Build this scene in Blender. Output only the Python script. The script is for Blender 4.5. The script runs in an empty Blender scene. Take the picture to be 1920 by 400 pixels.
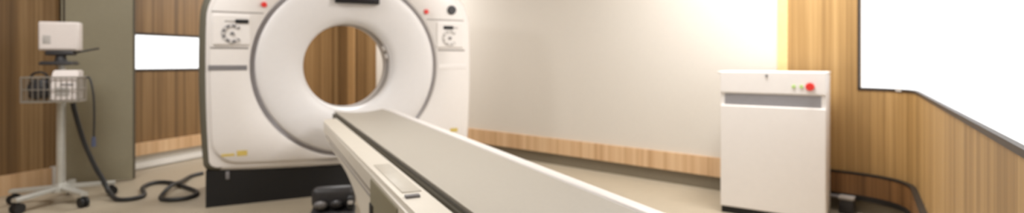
import bpy, bmesh, math, random
from mathutils import Vector, Matrix
random.seed(4)
PI = math.pi
sc = bpy.context.scene
C = sc.collection

# ------------------------------------------------------------------ materials
def nd(nt, t, **kw):
    n = nt.nodes.new(t)
    for k, v in kw.items():
        setattr(n, k, v)
    return n

def s2l(c):
    return tuple((x / 12.92 if x <= .04045 else ((x + .055) / 1.055) ** 2.4) for x in [v / 255 for v in c]) + (1,)

def mat(name, rgb, rough=.5, metal=0, var=.04, scale=30, spec=.5, bump=0.0, emit=None, estr=0):
    m = bpy.data.materials.new(name); m.use_nodes = True
    nt = m.node_tree; b = nt.nodes['Principled BSDF']
    tc = nd(nt, 'ShaderNodeTexCoord')
    nz = nd(nt, 'ShaderNodeTexNoise'); nz.inputs['Scale'].default_value = scale; nz.inputs['Detail'].default_value = 4
    nt.links.new(tc.outputs['Object'], nz.inputs['Vector'])
    rp = nd(nt, 'ShaderNodeValToRGB')
    c = s2l(rgb)
    rp.color_ramp.elements[0].position = .3; rp.color_ramp.elements[1].position = .7
    rp.color_ramp.elements[0].color = tuple(x * (1 - var) for x in c[:3]) + (1,)
    rp.color_ramp.elements[1].color = tuple(min(1, x * (1 + var)) for x in c[:3]) + (1,)
    nt.links.new(nz.outputs['Fac'], rp.inputs['Fac'])
    nt.links.new(rp.outputs['Color'], b.inputs['Base Color'])
    b.inputs['Roughness'].default_value = rough; b.inputs['Metallic'].default_value = metal
    b.inputs['Specular IOR Level'].default_value = spec
    if bump:
        bp = nd(nt, 'ShaderNodeBump'); bp.inputs['Strength'].default_value = bump; bp.inputs['Distance'].default_value = .004
        nt.links.new(nz.outputs['Fac'], bp.inputs['Height']); nt.links.new(bp.outputs['Normal'], b.inputs['Normal'])
    if emit:
        b.inputs['Emission Color'].default_value = s2l(emit); b.inputs['Emission Strength'].default_value = estr
    return m

def wood(name, dark, mid, light, rough=.45):
    m = bpy.data.materials.new(name); m.use_nodes = True
    nt = m.node_tree; b = nt.nodes['Principled BSDF']; L = nt.links.new
    tc = nd(nt, 'ShaderNodeTexCoord')
    def noise(sx, sz, detail, rough_=.6):
        mp = nd(nt, 'ShaderNodeMapping'); mp.inputs['Scale'].default_value = (sx, sx, sz)
        n = nd(nt, 'ShaderNodeTexNoise'); n.inputs['Scale'].default_value = 1; n.inputs['Detail'].default_value = detail
        n.inputs['Roughness'].default_value = rough_
        L(tc.outputs['Object'], mp.inputs['Vector']); L(mp.outputs['Vector'], n.inputs['Vector'])
        return n
    n1 = noise(60, .8, 5); n2 = noise(17, .05, 2, .6); n3 = noise(5, .05, 1)
    a1 = nd(nt, 'ShaderNodeMath', operation='MULTIPLY'); a1.inputs[1].default_value = .28; L(n1.outputs['Fac'], a1.inputs[0])
    a2 = nd(nt, 'ShaderNodeMath', operation='MULTIPLY_ADD'); a2.inputs[1].default_value = .47; L(n2.outputs['Fac'], a2.inputs[0]); L(a1.outputs[0], a2.inputs[2])
    a3 = nd(nt, 'ShaderNodeMath', operation='MULTIPLY_ADD'); a3.inputs[1].default_value = .25; L(n3.outputs['Fac'], a3.inputs[0]); L(a2.outputs[0], a3.inputs[2])
    rp = nd(nt, 'ShaderNodeValToRGB')
    rp.color_ramp.elements[0].position = .38; rp.color_ramp.elements[0].color = s2l(dark)
    rp.color_ramp.elements[1].position = .62; rp.color_ramp.elements[1].color = s2l(light)
    e = rp.color_ramp.elements.new(.5); e.color = s2l(mid)
    L(a3.outputs[0], rp.inputs['Fac']); L(rp.outputs['Color'], b.inputs['Base Color'])
    b.inputs['Roughness'].default_value = rough
    return m

def glass_mat(name):
    m = bpy.data.materials.new(name); m.use_nodes = True
    nt = m.node_tree; nt.nodes.clear(); L = nt.links.new
    o = nd(nt, 'ShaderNodeOutputMaterial'); tr = nd(nt, 'ShaderNodeBsdfTransparent'); gl = nd(nt, 'ShaderNodeBsdfGlossy')
    gl.inputs['Roughness'].default_value = .02
    lw = nd(nt, 'ShaderNodeLayerWeight'); lw.inputs['Blend'].default_value = .15
    mu = nd(nt, 'ShaderNodeMath', operation='MULTIPLY'); mu.inputs[1].default_value = .12
    mx = nd(nt, 'ShaderNodeMixShader')
    L(lw.outputs['Fresnel'], mu.inputs[0]); L(mu.outputs[0], mx.inputs[0]); L(tr.outputs[0], mx.inputs[1]); L(gl.outputs[0], mx.inputs[2]); L(mx.outputs[0], o.inputs['Surface'])
    return m

M = dict(
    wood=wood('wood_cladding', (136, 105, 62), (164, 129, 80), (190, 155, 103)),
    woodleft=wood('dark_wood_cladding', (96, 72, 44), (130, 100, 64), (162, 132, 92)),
    bandwood=wood('wood_bumper_band', (190, 152, 112), (212, 176, 136), (226, 196, 158)),
    glowwood=mat('glow_toned_trim', (226, 198, 140), .5, var=.06),
    cornerwood=mat('corner_wood_trim', (178, 142, 96), .5, var=.06),
    darkband=wood('dark_bumper_band', (96, 66, 36), (122, 86, 50), (146, 106, 66)),
    beige=mat('beige_wall_vinyl', (214, 208, 199), .7, var=.015, scale=60, bump=.05),
    floor=mat('beige_vinyl_floor', (174, 162, 142), .42, var=.03, scale=14),
    ceil=mat('white_ceiling_paint', (236, 234, 228), .8, var=.01),
    kick=mat('grey_plinth', (120, 110, 92), .6),
    blackstrip=mat('black_band_strip', (30, 27, 24), .5),
    skirt=mat('white_skirting', (232, 230, 226), .4, var=.02),
    greyskirt=mat('grey_skirting', (196, 192, 184), .5),
    door=mat('sage_grey_laminate', (164, 158, 136), .5, var=.02),
    jamb=mat('dark_brown_jamb', (52, 40, 30), .5),
    frame=mat('dark_bronze_frame', (58, 50, 44), .4, metal=.3),
    glass=glass_mat('clear_glass'),
    white=mat('white_plastic', (236, 232, 229), .35, var=.01),
    disc=mat('white_satin_plastic', (230, 228, 228), .42, var=.01),
    warm=mat('warm_white_plastic', (224, 218, 206), .4, var=.015),
    side=mat('shaded_side_plastic', (104, 101, 88), .5, var=.02),
    grey=mat('mid_grey_plastic', (128, 126, 128), .45),
    seam=mat('seam_grey', (150, 144, 140), .6),
    groovegrey=mat('pale_grey_seal', (218, 216, 220), .5),
    ventgrey=mat('vent_grey', (160, 159, 164), .5),
    lgrey=mat('light_grey_plastic', (186, 182, 178), .45),
    black=mat('black_plastic', (15, 15, 17), .6),
    softblack=mat('charcoal_plastic', (56, 55, 57), .45),
    cradle=mat('greige_cradle_vinyl', (180, 174, 163), .5, var=.02, scale=80),
    inlay=mat('grey_inlay', (200, 194, 182), .4),
    groove=mat('dark_olive_rubber', (74, 68, 54), .7),
    olive=mat('olive_grey_panel', (134, 128, 106), .5, var=.02),
    red=mat('red_button', (226, 58, 52), .35),
    green=mat('pale_green_lamp', (186, 222, 130), .35),
    yellow=mat('yellow_sticker', (214, 190, 104), .5, var=.12, scale=60),
    metal=mat('brushed_steel', (206, 206, 200), .38, metal=.5),
    wire=mat('chrome_wire', (176, 172, 164), .3, metal=.7),
    rubber=mat('black_rubber', (30, 29, 29), .6),
    cable=mat('black_cable', (46, 46, 46), .5),
    bluegrey=mat('blue_grey_plug', (84, 92, 116), .4),
    screen=mat('dark_display_glass', (30, 30, 38), .12),
    monitor=mat('monitor_white_plastic', (230, 222, 218), .4, var=.015),
)

# ------------------------------------------------------------------ mesh helpers
def bx(bm, x0, x1, y0, y1, z0, z1, bev=0, seg=2):
    r = bmesh.ops.create_cube(bm, size=1, matrix=Matrix.Translation(((x0+x1)/2, (y0+y1)/2, (z0+z1)/2)) @ Matrix.Diagonal((abs(x1-x0), abs(y1-y0), abs(z1-z0), 1)))
    if bev:
        es = {e for v in r['verts'] for e in v.link_edges}
        bmesh.ops.bevel(bm, geom=list(es), offset=bev, segments=seg, affect='EDGES', profile=.5)

def lathe(bm, prof, n=96, axis='z', c=(0, 0, 0), closed=False):
    """prof: list of (radius, along)."""
    rows = []
    for r, a in prof:
        row = []
        for i in range(n):
            t = 2*PI*i/n
            p = {'z': (r*math.cos(t), r*math.sin(t), a), 'y': (r*math.cos(t), a, r*math.sin(t)), 'x': (a, r*math.cos(t), r*math.sin(t))}[axis]
            row.append(bm.verts.new((p[0]+c[0], p[1]+c[1], p[2]+c[2])))
        rows.append(row)
    k = len(rows)
    for j in range(k if closed else k-1):
        A, B = rows[j], rows[(j+1) % k]
        for i in range(n):
            i2 = (i+1) % n
            bm.faces.new((A[i], A[i2], B[i2], B[i]))
    if not closed:
        for row in (rows[0], rows[-1]):
            if prof[0][0] > 1e-4:
                pass
    return rows

def cyl(bm, p0, p1, r0, r1=None, n=20, cap=True):
    p0, p1 = Vector(p0), Vector(p1)
    r1 = r0 if r1 is None else r1
    d = (p1-p0).normalized()
    q = d.to_track_quat('Z', 'Y')
    A = [bm.verts.new(p0 + q @ Vector((r0*math.cos(2*PI*i/n), r0*math.sin(2*PI*i/n), 0))) for i in range(n)]
    B = [bm.verts.new(p1 + q @ Vector((r1*math.cos(2*PI*i/n), r1*math.sin(2*PI*i/n), 0))) for i in range(n)]
    for i in range(n):
        bm.faces.new((A[i], A[(i+1) % n], B[(i+1) % n], B[i]))
    if cap:
        bm.faces.new(A[::-1]); bm.faces.new(B)

def smooth_path(pts, k=8):
    pts = [Vector(p) for p in pts]
    out = []
    for i in range(len(pts)-1):
        p0 = pts[max(0, i-1)]; p1 = pts[i]; p2 = pts[i+1]; p3 = pts[min(len(pts)-1, i+2)]
        for j in range(k):
            t = j/k
            out.append(.5*((2*p1)+(-p0+p2)*t+(2*p0-5*p1+4*p2-p3)*t*t+(-p0+3*p1-3*p2+p3)*t**3))
    out.append(pts[-1])
    return out

def tube(bm, pts, r, n=12, k=8):
    P = smooth_path(pts, k) if k else [Vector(p) for p in pts]
    up = Vector((0, 0, 1)); rows = []
    prev = None
    for i, p in enumerate(P):
        d = (P[min(i+1, len(P)-1)] - P[max(i-1, 0)]).normalized()
        if prev is None:
            a = d.cross(up)
            if a.length < .05: a = d.cross(Vector((1, 0, 0)))
        else:
            a = prev - d*prev.dot(d)
        a.normalize(); prev = a
        b = d.cross(a)
        rows.append([bm.verts.new(p + r*(a*math.cos(2*PI*j/n)+b*math.sin(2*PI*j/n))) for j in range(n)])
    for A, B in zip(rows, rows[1:]):
        for j in range(n):
            bm.faces.new((A[j], A[(j+1) % n], B[(j+1) % n], B[j]))
    bm.faces.new(rows[0][::-1]); bm.faces.new(rows[-1])

def prism(bm, poly, f0, f1):
    """poly: 2d points; f0,f1 map (p,q)->3d for the two ends."""
    A = [bm.verts.new(f0(*p)) for p in poly]; B = [bm.verts.new(f1(*p)) for p in poly]
    n = len(poly)
    for i in range(n):
        bm.faces.new((A[i], A[(i+1) % n], B[(i+1) % n], B[i]))
    bm.faces.new(A[::-1]); bm.faces.new(B)

def obj(name, bm, m, parent=None, smooth=35, label=None):
    bmesh.ops.recalc_face_normals(bm, faces=bm.faces)
    me = bpy.data.meshes.new(name); bm.to_mesh(me); bm.free()
    if smooth:
        me.shade_smooth(); me.set_sharp_from_angle(angle=math.radians(smooth))
    me.materials.append(m)
    o = bpy.data.objects.new(name, me); C.objects.link(o)
    if parent: o.parent = parent
    if label: o['label'] = label
    return o

def thing(name, label, cat, loc=(0, 0, 0), rz=0, group=None):
    o = bpy.data.objects.new(name, None); C.objects.link(o)
    o.empty_display_size = .1
    o.location = loc; o.rotation_euler = (0, 0, rz); o['label'] = label; o['category'] = cat
    if group: o['group'] = group
    return o

def tag(o, label, cat, group=None):
    o['label'] = label; o['category'] = cat
    if group: o['group'] = group
    return o

def struct(o, label=None, cat=None):
    o['kind'] = 'structure'
    if label: o['label'] = label
    if cat: o['category'] = cat
    return o

def BM(): return bmesh.new()

# path sweep: inner face follows the path, thickness t goes to the outside (normal n = left of travel * sgn)
def offset_path(path, d):
    out = []
    for i, p in enumerate(path):
        ds = []
        if i > 0: ds.append((Vector(path[i])-Vector(path[i-1])).normalized())
        if i < len(path)-1: ds.append((Vector(path[i+1])-Vector(path[i])).normalized())
        t = sum(ds, Vector((0, 0))).normalized()
        nrm = Vector((-t.y, t.x))           # left of travel
        k = 1/max(.3, nrm.dot(Vector((-ds[0].y, ds[0].x))))
        out.append(Vector(p)+nrm*d*k)
    return out

def sweep(bm, path, d0, d1, z0, z1):
    a = offset_path(path, d0); b = offset_path(path, d1)
    n = len(path)
    V = [[bm.verts.new((q.x, q.y, z)) for q, z in ((a[i], z0), (b[i], z0), (b[i], z1), (a[i], z1))] for i in range(n)]
    for i in range(n-1):
        for j in range(4):
            bm.faces.new((V[i][j], V[i][(j+1) % 4], V[i+1][(j+1) % 4], V[i+1][j]))
    bm.faces.new(V[0][::-1]); bm.faces.new(V[-1])

# ------------------------------------------------------------------ room plan
H = 2.75
dA = Vector((.752, -.66)).normalized(); A0 = Vector((.232, 5.748))
def A(s): return A0 + dA*s
dL = Vector((.32, .947)).normalized(); L0 = Vector((-3.54, 5.94))
def Lw(k): return L0 + dL*k
def LatY(y): return Lw((y-L0.y)/dL.y)
dB = Vector((.552, .834)).normalized(); B0 = Vector((2.508, 3.267))
def Bp(u): return B0 + dB*u
def isect(p, d, q, e):
    den = d.x*e.y-d.y*e.x; w = q-p
    return (w.x*e.y-w.y*e.x)/den
kc = isect(L0, dL, A0, dA); corner = Lw(kc); sC = (corner-A0).dot(dA)
sK = isect(A0, dA, B0, dB); K = A(sK)
# rounded corner between A and B
rt = .36
arc = []
P1 = A(sK-rt); P2 = K - dB*rt
for i in range(13):
    t = i/12
    arc.append((1-t)**2*P1 + 2*t*(1-t)*K + t*t*P2)
s_wood = 2.468; s_win = 2.985
uK = (K-B0).dot(dB)
u_end = -6.2
u_win = -2.85
REAR = Bp(u_end).y
rearL = LatY(REAR)
T = .16
# travel A->B goes clockwise seen from above with the room on the right => outside is left: d>0 = outside
pathA_wood = [A(s_wood), A((s_wood+s_win)/2), A(s_win)]
curve = [p for p in arc if (p-A0).dot(dA) > s_win+.005 or p is not arc[0]]
curve = [p for p in arc if (p-A(s_win)).dot(dA) > .004]
pathB1 = [Bp(uK-rt-.4), Bp(-1.2), Bp(-2.0), Bp(u_win)]
pathB2 = [Bp(u_win), Bp(-4), Bp(u_end)]
winpath = [A(s_win)] + curve + pathB1
fullR = pathA_wood + curve + pathB1 + pathB2[1:]
SILL = .882; HEAD = 2.25

b = BM()
sweep(b, fullR, 0, T, 0, SILL-.25)
sweep(b, pathA_wood, 0, T, SILL-.25, SILL)
sweep(b, pathB2, 0, T, SILL-.25, SILL)
sweep(b, winpath, 0, .012, SILL-.25, SILL)
sweep(b, pathA_wood, 0, T, SILL, H)
sweep(b, winpath, 0, T, HEAD, H)
sweep(b, pathB2, 0, T, SILL, H)
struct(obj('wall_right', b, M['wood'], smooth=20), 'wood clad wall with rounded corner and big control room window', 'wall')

b = BM(); sweep(b, [A(sC+1.0), A(-1.5), A(s_wood)], 0, T, 0, H)
struct(obj('wall_back', b, M['beige']), 'plain beige wall behind the white cabinet', 'wall')

# left wall (travel from rear to corner, outside on the left)
RB0, RB1 = .985, 1.372
y0w, y1w = 4.95, 7.0
b = BM()
leftpath = [rearL, LatY(y0w), LatY(y1w), corner, A(sC+1.0)]
sweep(b, leftpath, 0, T, 0, RB0)
sweep(b, leftpath, 0, T, RB1, H)
sweep(b, leftpath[:2], 0, T, RB0, RB1)
sweep(b, leftpath[2:], 0, T, RB0, RB1)
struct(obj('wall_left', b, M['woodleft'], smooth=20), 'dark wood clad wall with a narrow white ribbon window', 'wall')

b = BM(); sweep(b, [Bp(u_end), rearL], 0, T, 0, H)
struct(obj('wall_rear', b, M['beige']), 'beige wall behind the viewer', 'wall')

outline = [rearL, corner, K, Bp(u_end)]
def slab(name, z0, z1, m):
    b = BM(); c = sum(outline, Vector((0, 0)))/4
    poly = [tuple(p + (p-c).normalized()*.3) for p in outline]
    prism(b, poly, lambda x, y: (x, y, z0), lambda x, y: (x, y, z1))
    return obj(name, b, m, smooth=0)
struct(slab('floor', -.12, 0, M['floor']), 'beige vinyl floor', 'floor')
struct(slab('ceiling', H, H+.12, M['ceil']), 'white ceiling', 'ceiling')

# bumper bands and plinths
def base(name, path, z0, z1, z2, bandm, kickm, label, dk=-.008, db=-.028, gap=False):
    b = BM(); sweep(b, path, 0, db, z1, z2)
    o = struct(obj(name, b, bandm, smooth=20), label, 'baseboard')
    b = BM(); sweep(b, path, 0, dk, z0, z1); obj('plinth', b, kickm, o, smooth=20)
    return o
base('baseboard_back', [A(sC+1.0), A(-1.5), A(s_wood)], 0, .115, .275, M['bandwood'], M['kick'], 'pale wood bumper band over a grey plinth below the beige wall')
o = base('baseboard_right', pathA_wood + curve + pathB1 + pathB2[1:], 0, .13, .282, M['darkband'], M['kick'], 'dark wood bumper band curving round the corner')
b = BM(); sweep(b, pathA_wood + curve + pathB1, 0, -.031, .275, .288); obj('top_edge', b, M['blackstrip'], o, smooth=20)
b = BM(); sweep(b, pathA_wood + curve + pathB1, 0, -.032, .095, .132); obj('gap_shadow', b, M['blackstrip'], o, smooth=20)  # black strip drawn in for the shadow gap under the band
o = base('baseboard_left', [LatY(4.98), LatY(y1w), corner, A(sC+1.0)], 0, .14, .262, M['bandwood'], M['greyskirt'], 'pale wood bumper band over white skirting on the left wall', dk=-.01, db=-.04)
b = BM(); sweep(b, [LatY(4.98), LatY(y1w), corner, A(sC+1.0)], 0, -.05, .01, .055); obj('floor_rail', b, M['skirt'], o, smooth=20, label='white rail along the floor')
b = BM(); sweep(b, [LatY(0), LatY(4.57)], 0, -.03, .0, .162)
struct(obj('baseboard_front', b, M['bandwood'], smooth=20), 'low pale wood band along the wood wall behind the rolling stand', 'baseboard')
b = BM(); sweep(b, [LatY(4.572), LatY(4.612)], 0, -.045, 0, .17)
struct(obj('trim_1', b, M['skirt']), 'short white end post of the low wood band', 'trim')
b = BM(); sweep(b, [LatY(4.64), LatY(4.70)], 0, -.06, 0, 2.2)
struct(obj('trim_2', b, M['jamb']), 'dark brown jamb at the hinge of the grey green door', 'trim')
b = BM(); sweep(b, [A(s_wood-.012), A(s_wood+.062)], 0, -.015, .29, H)
struct(obj('trim_3', b, M['glowwood']), 'upright strip painted pale yellow for the glow where beige wall meets wood wall', 'trim')  # strong light on this strip is put into its pale yellow colour
b = BM(); sweep(b, [A(sC+.26), A(sC+.44)], 0, -.015, .29, H)
struct(obj('trim_4', b, M['cornerwood']), 'pale wood upright strip seen through the scanner bore', 'trim')

# windows
def window(name, path, z0, z1, fw, label, fi=-.006, fo=.011):
    r = bpy.data.objects.new(name, None); C.objects.link(r); struct(r, label, 'window')
    b = BM()
    sweep(b, path, fi, fo, z0-.004, z0+fw)
    sweep(b, path, fi, fo, z1-fw, z1+.004)
    e0 = [path[0], path[0]+(path[1]-path[0]).normalized()*fw]
    e1 = [path[-1]-(path[-1]-path[-2]).normalized()*fw, path[-1]]
    sweep(b, e0, fi, fo, z0, z1); sweep(b, e1, fi, fo, z0, z1)
    obj('frame', b, M['frame'], r, smooth=20)
    b = BM(); sweep(b, path, fo*.5, fo*.5+.004, z0+fw*.5, z1-fw*.5); obj('pane', b, M['glass'], r, smooth=20)
    return r
window('window_1', [LatY(y0w), LatY(5.6), LatY(6.3), LatY(y1w)], RB0, RB1, .022, 'narrow white ribbon window in the dark wood wall')
w2 = window('window_2', winpath, SILL, HEAD, .014, 'large bright control room window wrapping round the rounded corner')
b = BM(); q = [p for p in curve][5:7]
sweep(b, q, -.009, -.0055, SILL-.002, SILL+.018); obj('frame_glint', b, M['lgrey'], w2, label='pale strip painted in for a light reflection on the dark window frame')  # pale piece put in as the glint of light on the frame

# door leaf standing open
hinge = Vector((-3.945, 4.62)); edge = Vector((-3.445, 4.80))
dd = (edge-hinge).normalized()
dr = bpy.data.objects.new('door_1', None); C.objects.link(dr)
struct(dr, 'grey green door leaf standing open behind the rolling stand', 'door')
b = BM(); sweep(b, [hinge, edge], 0, .042, .012, 2.12); obj('leaf', b, M['door'], dr)
b = BM(); sweep(b, [edge, edge+dd*.006], -.001, .043, .012, 2.12); obj('edge_strip', b, M['groove'], dr, label='dark edge strip')

# ------------------------------------------------------------------ CT scanner gantry
GZ = 1.045
gantry = thing('ct_scanner', 'large white ring shaped CT scanner on a black base', 'scanner', (-1.322, 4.322, 0), math.radians(26.5))

def make_outline(W, ztop, rt_, rb_, inset=0, zb=.225):
    pts = []
    def corner_pts(cx, cz, r, a0, a1, n=14):
        return [(cx+r*math.cos(a0+(a1-a0)*i/n), cz+r*math.sin(a0+(a1-a0)*i/n)) for i in range(n+1)]
    x1 = W-inset; zt = ztop-inset; z0 = zb+inset
    pts += corner_pts(x1-rb_, z0+rb_, rb_, -PI/2, 0)
    pts += [(x1, z0+rb_+(zt-rt_-z0-rb_)*i/10) for i in range(1, 10)]
    pts += corner_pts(x1-rt_, zt-rt_, rt_, 0, PI/2)
    pts += [(x1-rt_-(2*(x1-rt_))*i/10, zt) for i in range(1, 10)]
    pts += corner_pts(-x1+rt_, zt-rt_, rt_, PI/2, PI)
    pts += [(-x1, zt-rt_-(zt-rt_-z0-rb_)*i/10) for i in range(1, 10)]
    pts += corner_pts(-x1+rb_, z0+rb_, rb_, PI, 1.5*PI)
    pts += [(-x1+rb_+(2*(x1-rb_))*i/20, z0) for i in range(1, 20)]
    out = []
    for x, z in pts:
        k = (z-1.05)/.85
        x2 = x*(1+.035*(1-k*k))
        z2 = z + (.040*(x/1.0)**2 if z < 1.0 else -.03*(x/1.0)**2) * max(0, (abs(z-1.05)/.85))
        out.append((x2, z2))
    return out

def radial(poly, n):
    res = []
    for i in range(n):
        t = 2*PI*i/n; d = Vector((math.cos(t), math.sin(t))); best = 0
        for j in range(len(poly)):
            p = Vector(poly[j])-Vector((0, GZ)); q = Vector(poly[(j+1) % len(poly)])-Vector((0, GZ)); e = q-p
            den = d.x*e.y-d.y*e.x
            if abs(den) < 1e-9: continue
            s = (p.x*e.y-p.y*e.x)/den; u = (p.x*d.y-p.y*d.x)/den
            if -1e-6 <= u <= 1+1e-6 and s > best: best = s
        res.append(best)
    return res
NG = 256
def rings(bm, specs, keep=None):
    """specs: list of (list of radii per angle, y)."""
    rows = []
    for R, y in specs:
        rows.append([bm.verts.new((R[i]*math.cos(2*PI*i/NG), y, GZ+R[i]*math.sin(2*PI*i/NG))) for i in range(NG)])
    for Aa, Bb in zip(rows, rows[1:]):
        for i in range(NG):
            if keep and not keep(i): continue
            bm.faces.new((Aa[i], Aa[(i+1) % NG], Bb[(i+1) % NG], Bb[i]))
    for v in [v for v in bm.verts if not v.link_faces]: bm.verts.remove(v)
    return rows
R_out = radial(make_outline(1.043, 1.87, .44, .05), NG)
R_pan = radial(make_outline(1.043, 1.87, .42, .16, inset=.072, zb=.225), NG)
RG = .740; RD = .704
cst = lambda r: [r]*NG
add = lambda R, d: [r+d for r in R]
mixr = lambda R, r, t: [r*(1-t)+q*t for q in R]
# housing front (white) with rounded outer edge and groove wall
b = BM()
rings(b, [(cst(RG+.012), .02), (mixr(R_out, RG, .5), .02), (add(R_out, -.07), .02), (add(R_out, -.05), .023)])
obj('front_cover', b, M['white'], gantry, smooth=50)
# raised front panel with big rounded lower corners
b = BM()
rings(b, [(cst(RG), .10), (cst(RG), .006), (cst(RG+.006), 0), (mixr(R_pan, RG, .5), 0), (add(R_pan, -.012), 0), (add(R_pan, -.003), .004), (R_pan, .012), (R_pan, .03)])
obj('front_panel', b, M['white'], gantry, smooth=50)
# side covers wrap round the edge, left flank painted grey for its shade, white over the top and right flank
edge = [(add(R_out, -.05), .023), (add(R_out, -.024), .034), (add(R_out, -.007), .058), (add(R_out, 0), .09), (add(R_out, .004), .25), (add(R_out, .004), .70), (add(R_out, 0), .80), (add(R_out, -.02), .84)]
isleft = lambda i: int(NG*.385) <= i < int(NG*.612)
b = BM(); rings(b, edge, isleft); obj('side_cover', b, M['side'], gantry, smooth=50, label='left flank of the scanner with its shade painted grey')
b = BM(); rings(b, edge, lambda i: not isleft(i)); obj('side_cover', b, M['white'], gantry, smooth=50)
b = BM()
rings(b, [(add(R_out, -.02), .84), (add(R_out, -.04), .875), (add(R_out, -.08), .885), (cst(.62), .885), (cst(.55), .86), (cst(.52), .80)])
obj('rear_cover', b, M['white'], gantry, smooth=50)
b = BM(); lathe(b, [(RG+.004, .09), (RD-.006, .09)], NG, 'y', (0, 0, GZ))
lathe(b, [(RG+.004, .10), (RD-.006, .10)], NG, 'y', (0, 0, GZ))
obj('groove_ring', b, M['groovegrey'], gantry, label='grey groove around the round front')
b = BM()
lathe(b, [(RD-.002, .10), (RD, .012), (RD-.004, -.004), (RD-.018, -.010), (.64, -.012), (.55, -.004), (.48, .014), (.42, .032), (.385, .048), (.366, .066), (.356, .09), (.353, .12)], 160, 'y', (0, 0, GZ))
obj('ring_cover', b, M['disc'], gantry, smooth=60)
b = BM()
lathe(b, [(.353, .12), (.352, .36), (.362, .44), (.40, .58), (.46, .70), (.52, .80)], 160, 'y', (0, 0, GZ))
lathe(b, [(.372, .13), (.372, .40), (.41, .58), (.47, .70), (.53, .80)], 160, 'y', (0, 0, GZ))
obj('bore_liner', b, M['lgrey'], gantry, smooth=60, label='light grey tunnel lining')
b = BM(); lathe(b, [(.3515, .205), (.3500, .21), (.3500, .235), (.3515, .24)], 160, 'y', (0, 0, GZ)); obj('scan_window', b, M['softblack'], gantry, label='thin dark ring inside the tunnel')
for a in (14, 26):
    b = BM(); t = math.radians(a)
    bx(b, -.012, .006, -.022, .022, -.02, .02, .004)
    bmesh.ops.transform(b, matrix=Matrix.Translation((.345*math.cos(t), .16, GZ+.345*math.sin(t))) @ Matrix.Rotation(-t, 4, 'Y'), verts=b.verts)
    obj('laser_port', b, M['white'], gantry)
# black base
b = BM()
poly = [(-1.03, 0), (1.03, 0), (1.03, .27)] + [(1.03-2.06*i/24, .232+.042*((1.03-2.06*i/24)/1.0)**2) for i in range(1, 24)] + [(-1.03, .27)]
prism(b, poly, lambda x, z: (x, .032, z), lambda x, z: (x, .84, z))
base_o = obj('base', b, M['black'], gantry, smooth=20, label='black base of the scanner')
b = BM(); bx(b, -.90, -.875, .02, .036, .20, .258, .003); obj('latch', b, M['grey'], base_o, label='small grey latch')
# display above the bore
b = BM(); bx(b, -.126, .229, -.045, -.005, 1.555, 1.77, .012, 3); disp = obj('display', b, M['black'], gantry, label='dark display panel above the opening')
b = BM(); bx(b, -.112, .215, -.049, -.044, 1.575, 1.755, .003); obj('screen', b, M['screen'], disp)

def strip(name, x0, x1, z0, z1, m, y0=-.004, y1=.004, bev=.002, label=None, parent=None):
    b = BM(); bx(b, x0, x1, y0, y1, z0, z1, bev); return obj(name, b, m, parent or gantry, smooth=15, label=label)
def ringx(z):  # x of the groove at height z
    return math.sqrt(max(0, (RG+.012)**2-(z-GZ)**2))
for sg in (-1, 1):
    def st(name, xa, xb, z0, z1, m, **k):
        x0, x1 = sorted((sg*xa, sg*xb)); return strip(name, x0, x1, z0, z1, m, **k)
    st('panel_seam', .99, ringx(1.45)+.01, 1.446, 1.456, M['seam'], y0=-.002)
    st('panel_seam', 1.0, ringx(1.19)+.01, 1.176, 1.190, M['seam'], y0=-.002)
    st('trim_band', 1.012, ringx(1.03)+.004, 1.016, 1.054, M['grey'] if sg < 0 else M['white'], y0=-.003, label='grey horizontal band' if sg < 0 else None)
    cp = st('control_panel', .985, .735, 1.205, 1.43, M['white'], y0=-.012, bev=.008)
    cx = sg*.855
    b = BM()
    a0, a1 = (40, 320)
    N = 30
    poly = [(.070*math.cos(math.radians(a0+(a1-a0)*i/N)), .070*math.sin(math.radians(a0+(a1-a0)*i/N))) for i in range(N+1)] + \
           [(.048*math.cos(math.radians(a1-(a1-a0)*i/N)), .048*math.sin(math.radians(a1-(a1-a0)*i/N))) for i in range(N+1)]
    prism(b, [(cx+p-.0, 1.29+q) for p, q in poly], lambda x, z: (x, -.018, z), lambda x, z: (x, -.011, z))
    arc_o = obj('button_arc', b, M['lgrey'] if sg > 0 else M['grey'], cp, label='grey curved row of buttons')
    for i in range(7):
        t = math.radians(a0+18+(a1-a0-36)*i/6)
        b = BM(); cyl(b, (cx+.059*math.cos(t), -.022, 1.29+.059*math.sin(t)), (cx+.059*math.cos(t), -.017, 1.29+.059*math.sin(t)), .008, n=14); obj('button', b, M['white'], arc_o)
    b = BM(); cyl(b, (cx, -.02, 1.29), (cx, -.011, 1.29), .014, n=18); obj('button', b, M['grey'], cp)
    b = BM(); bx(b, cx+.02 if sg < 0 else cx-.06, cx+.11 if sg < 0 else cx+.03, -.02, -.011, 1.368, 1.398, .004); obj('readout', b, M['black'], cp, label='small black readout')
    b = BM(); bx(b, cx-.05 if sg < 0 else cx+.032, cx+.018 if sg < 0 else cx+.075, -.015, -.011, 1.376, 1.39, .001); obj('marking', b, M['lgrey'], cp, label='grey marking beside the readout')
    b = BM(); cyl(b, (sg*.64, .0, 1.517), (sg*.64, -.018, 1.517), .022, .018, n=24); obj('stop_button', b, M['red'], gantry, label='red stop button')
    if sg < 0: continue
    b = BM(); cyl(b, (sg*.876, .0, 1.542), (sg*.876, -.02, 1.542), .042, .036, n=28); obj('speaker_knob', b, M['softblack'], gantry, label='round dark knob')
strip('warning_sticker', -.927, -.84, .376, .394, M['yellow'], y0=-.0015, y1=.001, bev=0, label='flat yellow warning sticker')
strip('warning_sticker', -.825, -.755, .372, .412, M['yellow'], y0=-.0015, y1=.001, bev=0, label='taller yellow warning sticker')
strip('warning_sticker', .861, .932, .452, .486, M['yellow'], y0=-.0015, y1=.001, bev=0, label='yellow warning sticker')

# ------------------------------------------------------------------ patient table
table = thing('patient_table', 'long white scanner couch with pale greige cradle running out of the bore', 'table', (-1.203, 4.18, 0), math.radians(24.9))
TOP = .70
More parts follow.
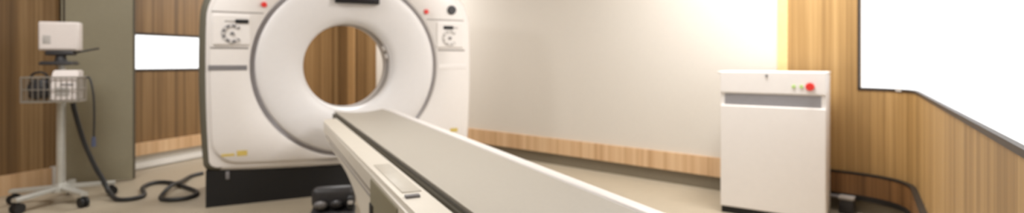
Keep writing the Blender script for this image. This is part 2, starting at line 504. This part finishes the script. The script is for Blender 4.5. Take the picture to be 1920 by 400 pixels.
# cradle: concave top
b = BM()
V0, V1 = -.04, 3.55
sect_top = [(-.198+.378*i/16) for i in range(17)]
def ctop(x): return TOP - .020*(1-((x+.009)/.19)**2)
secs = []
vs = [V0+.0, V0+.012, V0+.03, V0+.06] + [V0+.06+(V1-V0-.06)*i/12 for i in range(1, 13)]
for v in vs:
    k = 1.0 if v > V0+.055 else [.90, .95, .98, 1.0][vs.index(v)]
    dz = 0 if v > V0+.025 else (.012 if v == vs[0] else .004)
    row = [bm_v for bm_v in [b.verts.new((x*k, -v, ctop(x)-dz)) for x in sect_top]]
    row += [b.verts.new((x*k, -v, TOP-.05+dz)) for x in (.17, .1, 0, -.1, -.185)]
    secs.append(row)
for Aa, Bb in zip(secs, secs[1:]):
    n = len(Aa)
    for i in range(n): b.faces.new((Aa[i], Aa[(i+1) % n], Bb[(i+1) % n], Bb[i]))
b.faces.new(secs[0]); b.faces.new(secs[-1][::-1])
obj('cradle', b, M['cradle'], table, smooth=50, label='greige curved cradle surface')
b = BM(); bx(b, .182, .238, -V1, -.15, .655, TOP+.004, .012, 3); obj('side_rail', b, M['white'], table, label='bright white rail')
b = BM(); bx(b, -.216, -.198, -V1, -.08, .640, TOP-.014, .004); obj('groove_strip', b, M['groove'], table, label='dark strip between rail and cradle')
# top shell (left rail) with rounded nose
def shell(bm, x0, x1, va, vb, z0, z1, nose):
    pts = [(x1, va), (x0+nose, va)] + [(x0+nose-nose*math.sin(PI/2*i/8), va+nose*2.2*(1-math.cos(PI/2*i/8))) for i in range(1, 9)] + [(x0, vb), (x1, vb)]
    prism(bm, pts, lambda x, v: (x, -v, z0), lambda x, v: (x, -v, z1))
b = BM(); shell(b, -.328, -.214, .42, V1, .615, .684, .09)
bmesh.ops.bevel(b, geom=[e for e in b.edges if abs((e.verts[0].co.z+e.verts[1].co.z)/2-.684) < 1e-4], offset=.014, segments=3, affect='EDGES')
rail = obj('left_rail', b, M['warm'], table, smooth=40)
b = BM(); shell(b, -.228, .18, .10, V1, .56, .648, .05); obj('under_frame', b, M['warm'], table)
b = BM(); bx(b, -.30, -.24, -2.72, -2.25, .683, .687, .002); obj('inlay', b, M['inlay'], rail, label='light grey inlay in the rail')
b = BM(); bx(b, -.305, -.262, -2.79, -2.765, .683, .692, .003); obj('handle', b, M['grey'], rail, label='small grey handle')
# hull and pedestal
hull = [(.45, .63), (.47, .605), (.56, .578), (.75, .555), (1.2, .545), (1.58, .53), (1.80, .505), (2.0, .455), (2.14, .38), (2.24, .25), (2.28, .04), (3.35, .04), (3.42, .3), (3.5, .5), (V1, .615), (.46, .64)]
b = BM(); prism(b, hull, lambda v, z: (-.312, -v, z), lambda v, z: (.215, -v, z))
hl = obj('hull', b, M['warm'], table, smooth=35)
b = BM(); prism(b, [(2.20, 0), (3.40, 0), (3.40, .05), (2.20, .05)], lambda v, z: (-.29, -v, z), lambda v, z: (.19, -v, z)); obj('foot', b, M['black'], table)
for z in (.592, .570):
    b = BM(); bx(b, -.316, -.311, -2.32, -(.62 if z > .58 else .8), z-.003, z+.003, .001); obj('side_seam', b, M['seam'], hl)
b = BM(); bx(b, -.333, -.31, -2.79, -2.36, .05, .662, .008, 3); pp = obj('pedestal_panel', b, M['olive'], table, label='olive grey panel')
for v in (2.395, 2.76):
    b = BM(); bx(b, -.337, -.332, -v-.03, -v+.03, .10, .575, .002); obj('slot', b, M['black'], pp, label='dark slot')

# ------------------------------------------------------------------ foot pedal
ped = thing('foot_switch', 'dark grey foot switch on the floor between scanner base and table', 'foot switch', (-1.265, 3.74, 0), math.radians(15))
b = BM(); bx(b, -.15, .15, -.11, .11, 0, .035, .012, 3); obj('base_plate', b, M['softblack'], ped)
for x in (-.085, .02):
    b = BM(); bmesh.ops.create_uvsphere(b, u_segments=24, v_segments=14, radius=1, matrix=Matrix.Translation((x, -.02, .07)) @ Matrix.Rotation(-.35, 4, 'X') @ Matrix.Diagonal((.046, .085, .03, 1)))
    obj('pedal', b, M['grey'] if x < 0 else M['softblack'], ped, label='domed grey pedal' if x < 0 else None)
b = BM(); bx(b, -.15, .15, .0, .11, .03, .185, .045, 4); obj('hood', b, M['softblack'], ped)
b = BM(); bx(b, .09, .142, -.09, .03, .034, .13, .015, 3); obj('switch_box', b, M['black'], ped)
b = BM(); bx(b, .10, .135, -.095, -.085, .085, .11, .004); obj('switch', b, M['lgrey'], ped, label='pale switch')

# ------------------------------------------------------------------ white cabinet
cab = thing('equipment_cabinet', 'white floor standing equipment cabinet with red button in front of beige wall', 'cabinet', (1.499, 3.80, 0), math.atan2(-1, 1.5))
CW, CD, CH = .66, .42, 1.008
b = BM(); bx(b, 0, CW, 0, CD, .045, CH-.012, .012, 3); obj('body', b, M['white'], cab, smooth=15)
b = BM(); bx(b, -.022, CW+.003, .006, CD+.01, CH-.010, CH+.004, .004, 2); obj('lid', b, M['white'], cab)
b = BM(); bx(b, .008, CW-.008, .006, CD-.01, 0, .05); obj('plinth', b, M['black'], cab, label='black plinth')
b = BM(); bx(b, .002, CW-.002, -.012, .006, .86, CH+.004, .006); fas = obj('control_fascia', b, M['white'], cab, smooth=15)
b = BM(); bx(b, .004, CW-.004, -.012, .004, .05, .772, .006); obj('door', b, M['white'], cab, smooth=15)
b = BM(); bx(b, .03, CW-.03, -.001, .004, .776, .856, .002); rec = obj('vent_recess', b, M['ventgrey'], cab, label='grey recessed strip')
for i in range(4):
    b = BM(); bx(b, .04, CW-.04, -.003, 0, .787+i*.018, .796+i*.018, .001); obj('louvre', b, M['ventgrey'], rec)
b = BM(); cyl(b, (.565, -.010, .915), (.565, -.03, .915), .028, .024, n=28); obj('stop_button', b, M['red'], fas, label='red round button')
for x, m in ((.47, 'green'), (.515, 'green')):
    b = BM(); cyl(b, (x, -.010, .915), (x, -.018, .915), .011, n=18); obj('indicator', b, M[m], fas, label='small pale green lamp')
b = BM(); cyl(b, (.305, -.008, .985), (.305, -.018, .985), .009, n=16); obj('lock', b, M['grey'], fas, label='tiny grey lock')

# ------------------------------------------------------------------ socket box with conduit by the rounded corner
n_in = Vector((-.66, -.752)).normalized()
q = A(2.93)+n_in*.075; q0 = A(2.60)+n_in*.055
sb = thing('socket_box', 'small dark socket box with grey conduit at the foot of the right wood wall', 'socket box', (q.x, q.y, 0), math.atan2(-.66, .752))
b = BM(); bx(b, -.045, .045, -.04, .04, 0, .10, .008); obj('box', b, M['softblack'], sb)
b = BM(); bx(b, -.048, .048, -.043, .043, .10, .122, .005); obj('cap', b, M['lgrey'], sb, label='light grey cap')
b = BM(); cyl(b, (-.33, 0, .11), (-.046, 0, .11), .014); obj('conduit', b, M['grey'], sb, label='grey conduit')

# ------------------------------------------------------------------ rolling stand
SX, SY = -3.46, 4.05
SR = math.radians(22)
def sp(x, y, z=0): return (SX+x*math.cos(SR)-y*math.sin(SR), SY+x*math.sin(SR)+y*math.cos(SR), z)
stand = thing('equipment_stand', 'rolling silver equipment stand with wire basket and black castors by the wood wall', 'stand', (SX, SY, 0), SR)
b = BM(); cyl(b, (0, 0, .13), (0, 0, 1.10), .029, n=24); obj('pole', b, M['metal'], stand)
b = BM(); lathe(b, [(.0, .15), (.03, .15), (.05, .13), (.075, .125), (.08, .11), (.08, .09), (.0, .085)], 32); obj('hub', b, M['metal'], stand)
LA = [190-22, 262-22, 334-22, 46-22, 118-22]
for a in LA:
    t = math.radians(a); d = Vector((math.cos(t), math.sin(t), 0)); R = .335
    b = BM()
    pr = []
    for k in range(6):
        f = k/5; pr.append((.06+(R-.06)*f, .118-.018*f, .036-.012*f))
    rows = []
    side = Vector((-d.y, d.x, 0))
    for r, z, w in pr:
        c = d*r
        rows.append([b.verts.new(c+side*sx+Vector((0, 0, z+sz))) for sx, sz in ((-w, -.014), (w, -.014), (w, .006), (w*.6, .014), (-w*.6, .014), (-w, .006))])
    for Aa, Bb in zip(rows, rows[1:]):
        for i in range(6): b.faces.new((Aa[i], Aa[(i+1) % 6], Bb[(i+1) % 6], Bb[i]))
    b.faces.new(rows[0][::-1]); b.faces.new(rows[-1])
    lg = obj('leg', b, M['metal'], stand)
    b = BM(); c = d*(R-.022)
    cyl(b, c+Vector((0, 0, .062)), c+Vector((0, 0, .095)), .012)
    for s in (-1, 1):
        cyl(b, c+side*(s*.006)+Vector((0, 0, .038)), c+side*(s*.026)+Vector((0, 0, .038)), .038, n=24)
    obj('castor', b, M['rubber'], lg, label='black castor')
# tray and mount
b = BM(); bx(b, -.10, .10, -.11, .05, 1.055, 1.078, .008); bx(b, -.09, .09, -.10, .04, 1.078, 1.084); obj('tray', b, M['softblack'], stand, label='dark tray')
b = BM(); cyl(b, (0, 0, 1.084), (0, 0, 1.13), .04, .03); bx(b, -.085, .09, -.045, .045, 1.128, 1.164, .01); cyl(b, (.09, 0, 1.15), (.24, .0, 1.185), .007); obj('monitor_mount', b, M['softblack'], stand, label='dark tilting mount with side lever')
# wire basket in front of pole
b = BM()
x0, x1, y0, y1, z0, z1 = -.165, .165, -.20, -.03, .785, .965
for z in (z0, (z0+z1)/2, z1):
    r = .006 if z != (z0+z1)/2 else .0035
    for p, q in (((x0, y0), (x1, y0)), ((x1, y0), (x1, y1)), ((x1, y1), (x0, y1)), ((x0, y1), (x0, y0))):
        cyl(b, (p[0], p[1], z), (q[0], q[1], z), r, n=10)
for i in range(11):
    x = x0+(x1-x0)*i/10
    for y in (y0, y1): cyl(b, (x, y, z0), (x, y, z1), .003 if 0 < i < 10 else .006, n=8)
    cyl(b, (x, y0, z0), (x, y1, z0), .003, n=8)
for i in range(1, 6):
    y = y0+(y1-y0)*i/6
    for x in (x0, x1): cyl(b, (x, y, z0), (x, y, z1), .003, n=8)
bx(b, -.03, .03, -.034, -.02, .84, .90)
obj('basket', b, M['wire'], stand)
# monitor
mon = thing('patient_monitor', 'white box shaped monitor on top of the rolling stand', 'monitor', (SX, SY, 1.165), SR)
b = BM(); bx(b, -.125, .125, -.045, .045, 0, .22, .014, 3); obj('housing', b, M['monitor'], mon)
b = BM(); bx(b, -.114, .114, -.049, -.04, .012, .208, .005); fr = obj('front_bezel', b, M['monitor'], mon, smooth=15)
b = BM(); bx(b, -.095, -.045, -.0505, -.0485, .05, .115, .001); obj('label_plate', b, M['lgrey'], fr, label='faint grey plate')
# device in basket
dev = thing('pump_module', 'white sloping device standing in the right half of the wire basket', 'medical device', sp(.078, -.115, .792), SR)
b = BM(); prism(b, [(-.072, 0), (.07, 0), (.07, .225), (-.03, .225), (-.07, .16)], lambda y, z: (-.078, y, z), lambda y, z: (.078, y, z))
bmesh.ops.bevel(b, geom=list(b.edges), offset=.008, segments=2, affect='EDGES'); obj('case', b, M['monitor'], dev)
b = BM(); bx(b, -.05, .035, -.0745, -.0705, .035, .10, .001); obj('face_plate', b, M['lgrey'], dev, label='light grey face plate')
b = BM(); bx(b, -.02, .06, -.0735, -.0705, .112, .124, .001); obj('button_row', b, M['grey'], dev, label='grey row of buttons')
# pouch in basket
pch = thing('cable_pouch', 'dark folded pouch in the left half of the wire basket', 'pouch', sp(-.082, -.115, .802), SR)
b = BM(); bmesh.ops.create_uvsphere(b, u_segments=28, v_segments=16, radius=1)
for v in b.verts:
    x, y, z = v.co
    f = lambda q, e: math.copysign(abs(q)**e, q)
    v.co = (.066*f(x, .6)+.006*math.sin(9*z+3*x), .064*f(y, .6), .075+.075*f(z, .7)+.006*math.sin(14*x))
obj('bag', b, M['softblack'], pch, smooth=60)
b = BM(); tube(b, [(-.05, -.02, .145), (-.04, -.02, .185), (0, -.02, .20), (.04, -.02, .185), (.05, -.02, .145)], .008, k=5); obj('strap', b, M['rubber'], pch)

# cables
def fl(px, py, h=0.0):
    Y = (1.08-h)*990/(py-116); return ((px-960)/990*Y, Y, h)
r = .017
pts = [(SX+.05, SY+.05, .76), (SX+.06, SY+.06, .68), (SX+.095, SY+.10, .45), (SX+.15, SY+.14, .25), (SX+.20, SY+.155, .145), (SX+.265, SY+.135, .05)]
px = [(220, 374), (250, 373), (270, 366), (268, 352), (290, 343), (320, 343), (350, 352), (370, 362), (350, 372), (312, 375), (302, 369)]
pts += [fl(x, y, r+.001) for x, y in px]
a = fl(322, 356, r+.001); pts.append((a[0], a[1], .052))
pts += [fl(340, 341, r+.02), fl(358, 331, r+.001), fl(380, 325, r+.001)]
b = BM(); tube(b, pts, r, k=8)
tag(obj('power_cable', b, M['cable'], smooth=60), 'thick black cable running from the rolling stand and looping on the floor', 'cable')
sc_ = thing('sensor_lead', 'thin dark lead hanging from the basket at the right of the stand', 'lead', sp(.166, -.11, 0), SR)
b = BM(); tube(b, [(.022, .02, .955), (.036, .02, .96), (.055, .01, .91), (.072, 0, .80), (.075, 0, .65), (.072, 0, .5)], .007, k=6); obj('wire', b, M['cable'], sc_)
b = BM(); cyl(b, (.072, 0, .505), (.072, 0, .43), .013, .016); obj('plug', b, M['bluegrey'], sc_, label='blue grey plug')

# ------------------------------------------------------------------ light
def area(name, x, y, z, sx, sy, p, col=(1, .985, .97), rot=(0, 0, 0)):
    l = bpy.data.lights.new(name, 'AREA'); l.shape = 'RECTANGLE'; l.size = sx; l.size_y = sy; l.energy = p; l.color = col
    o = bpy.data.objects.new(name, l); C.objects.link(o); o.location = (x, y, z); o.rotation_euler = rot
    return o
area('ceiling_lamp', 1.1, 3.4, H-.02, .9, .9, 48)
area('ceiling_lamp.001', -1.4, 1.3, H-.02, 1.2, .6, 26)
area('ceiling_lamp.002', 1.75, 3.3, H-.02, .5, .3, 36)
area('ceiling_lamp.003', -1.9, 6.5, H-.02, .6, .6, 75)
area('ceiling_lamp.004', -2.7, 2.7, H-.02, .6, .6, 42)

w = bpy.data.worlds.new('World'); sc.world = w; w.use_nodes = True
bg = w.node_tree.nodes['Background']; bg.inputs['Color'].default_value = (1, 1, 1, 1); bg.inputs['Strength'].default_value = 1.6

# ------------------------------------------------------------------ camera
cam = bpy.data.cameras.new('camera'); co = bpy.data.objects.new('camera', cam); C.objects.link(co)
cam.sensor_width = 36; cam.lens = 990/1920*36; cam.shift_y = -(200-116)/1920
co.location = (0, 0, 1.08); co.rotation_euler = (PI/2, 0, 0); cam.clip_start = .02
cam.dof.use_dof = True; cam.dof.focus_distance = .6; cam.dof.aperture_fstop = 4.2
sc.camera = co
sc.view_settings.view_transform = 'Standard'; sc.view_settings.look = 'None'; sc.view_settings.exposure = 0; sc.view_settings.gamma = 1; sc.view_settings.use_curve_mapping = False
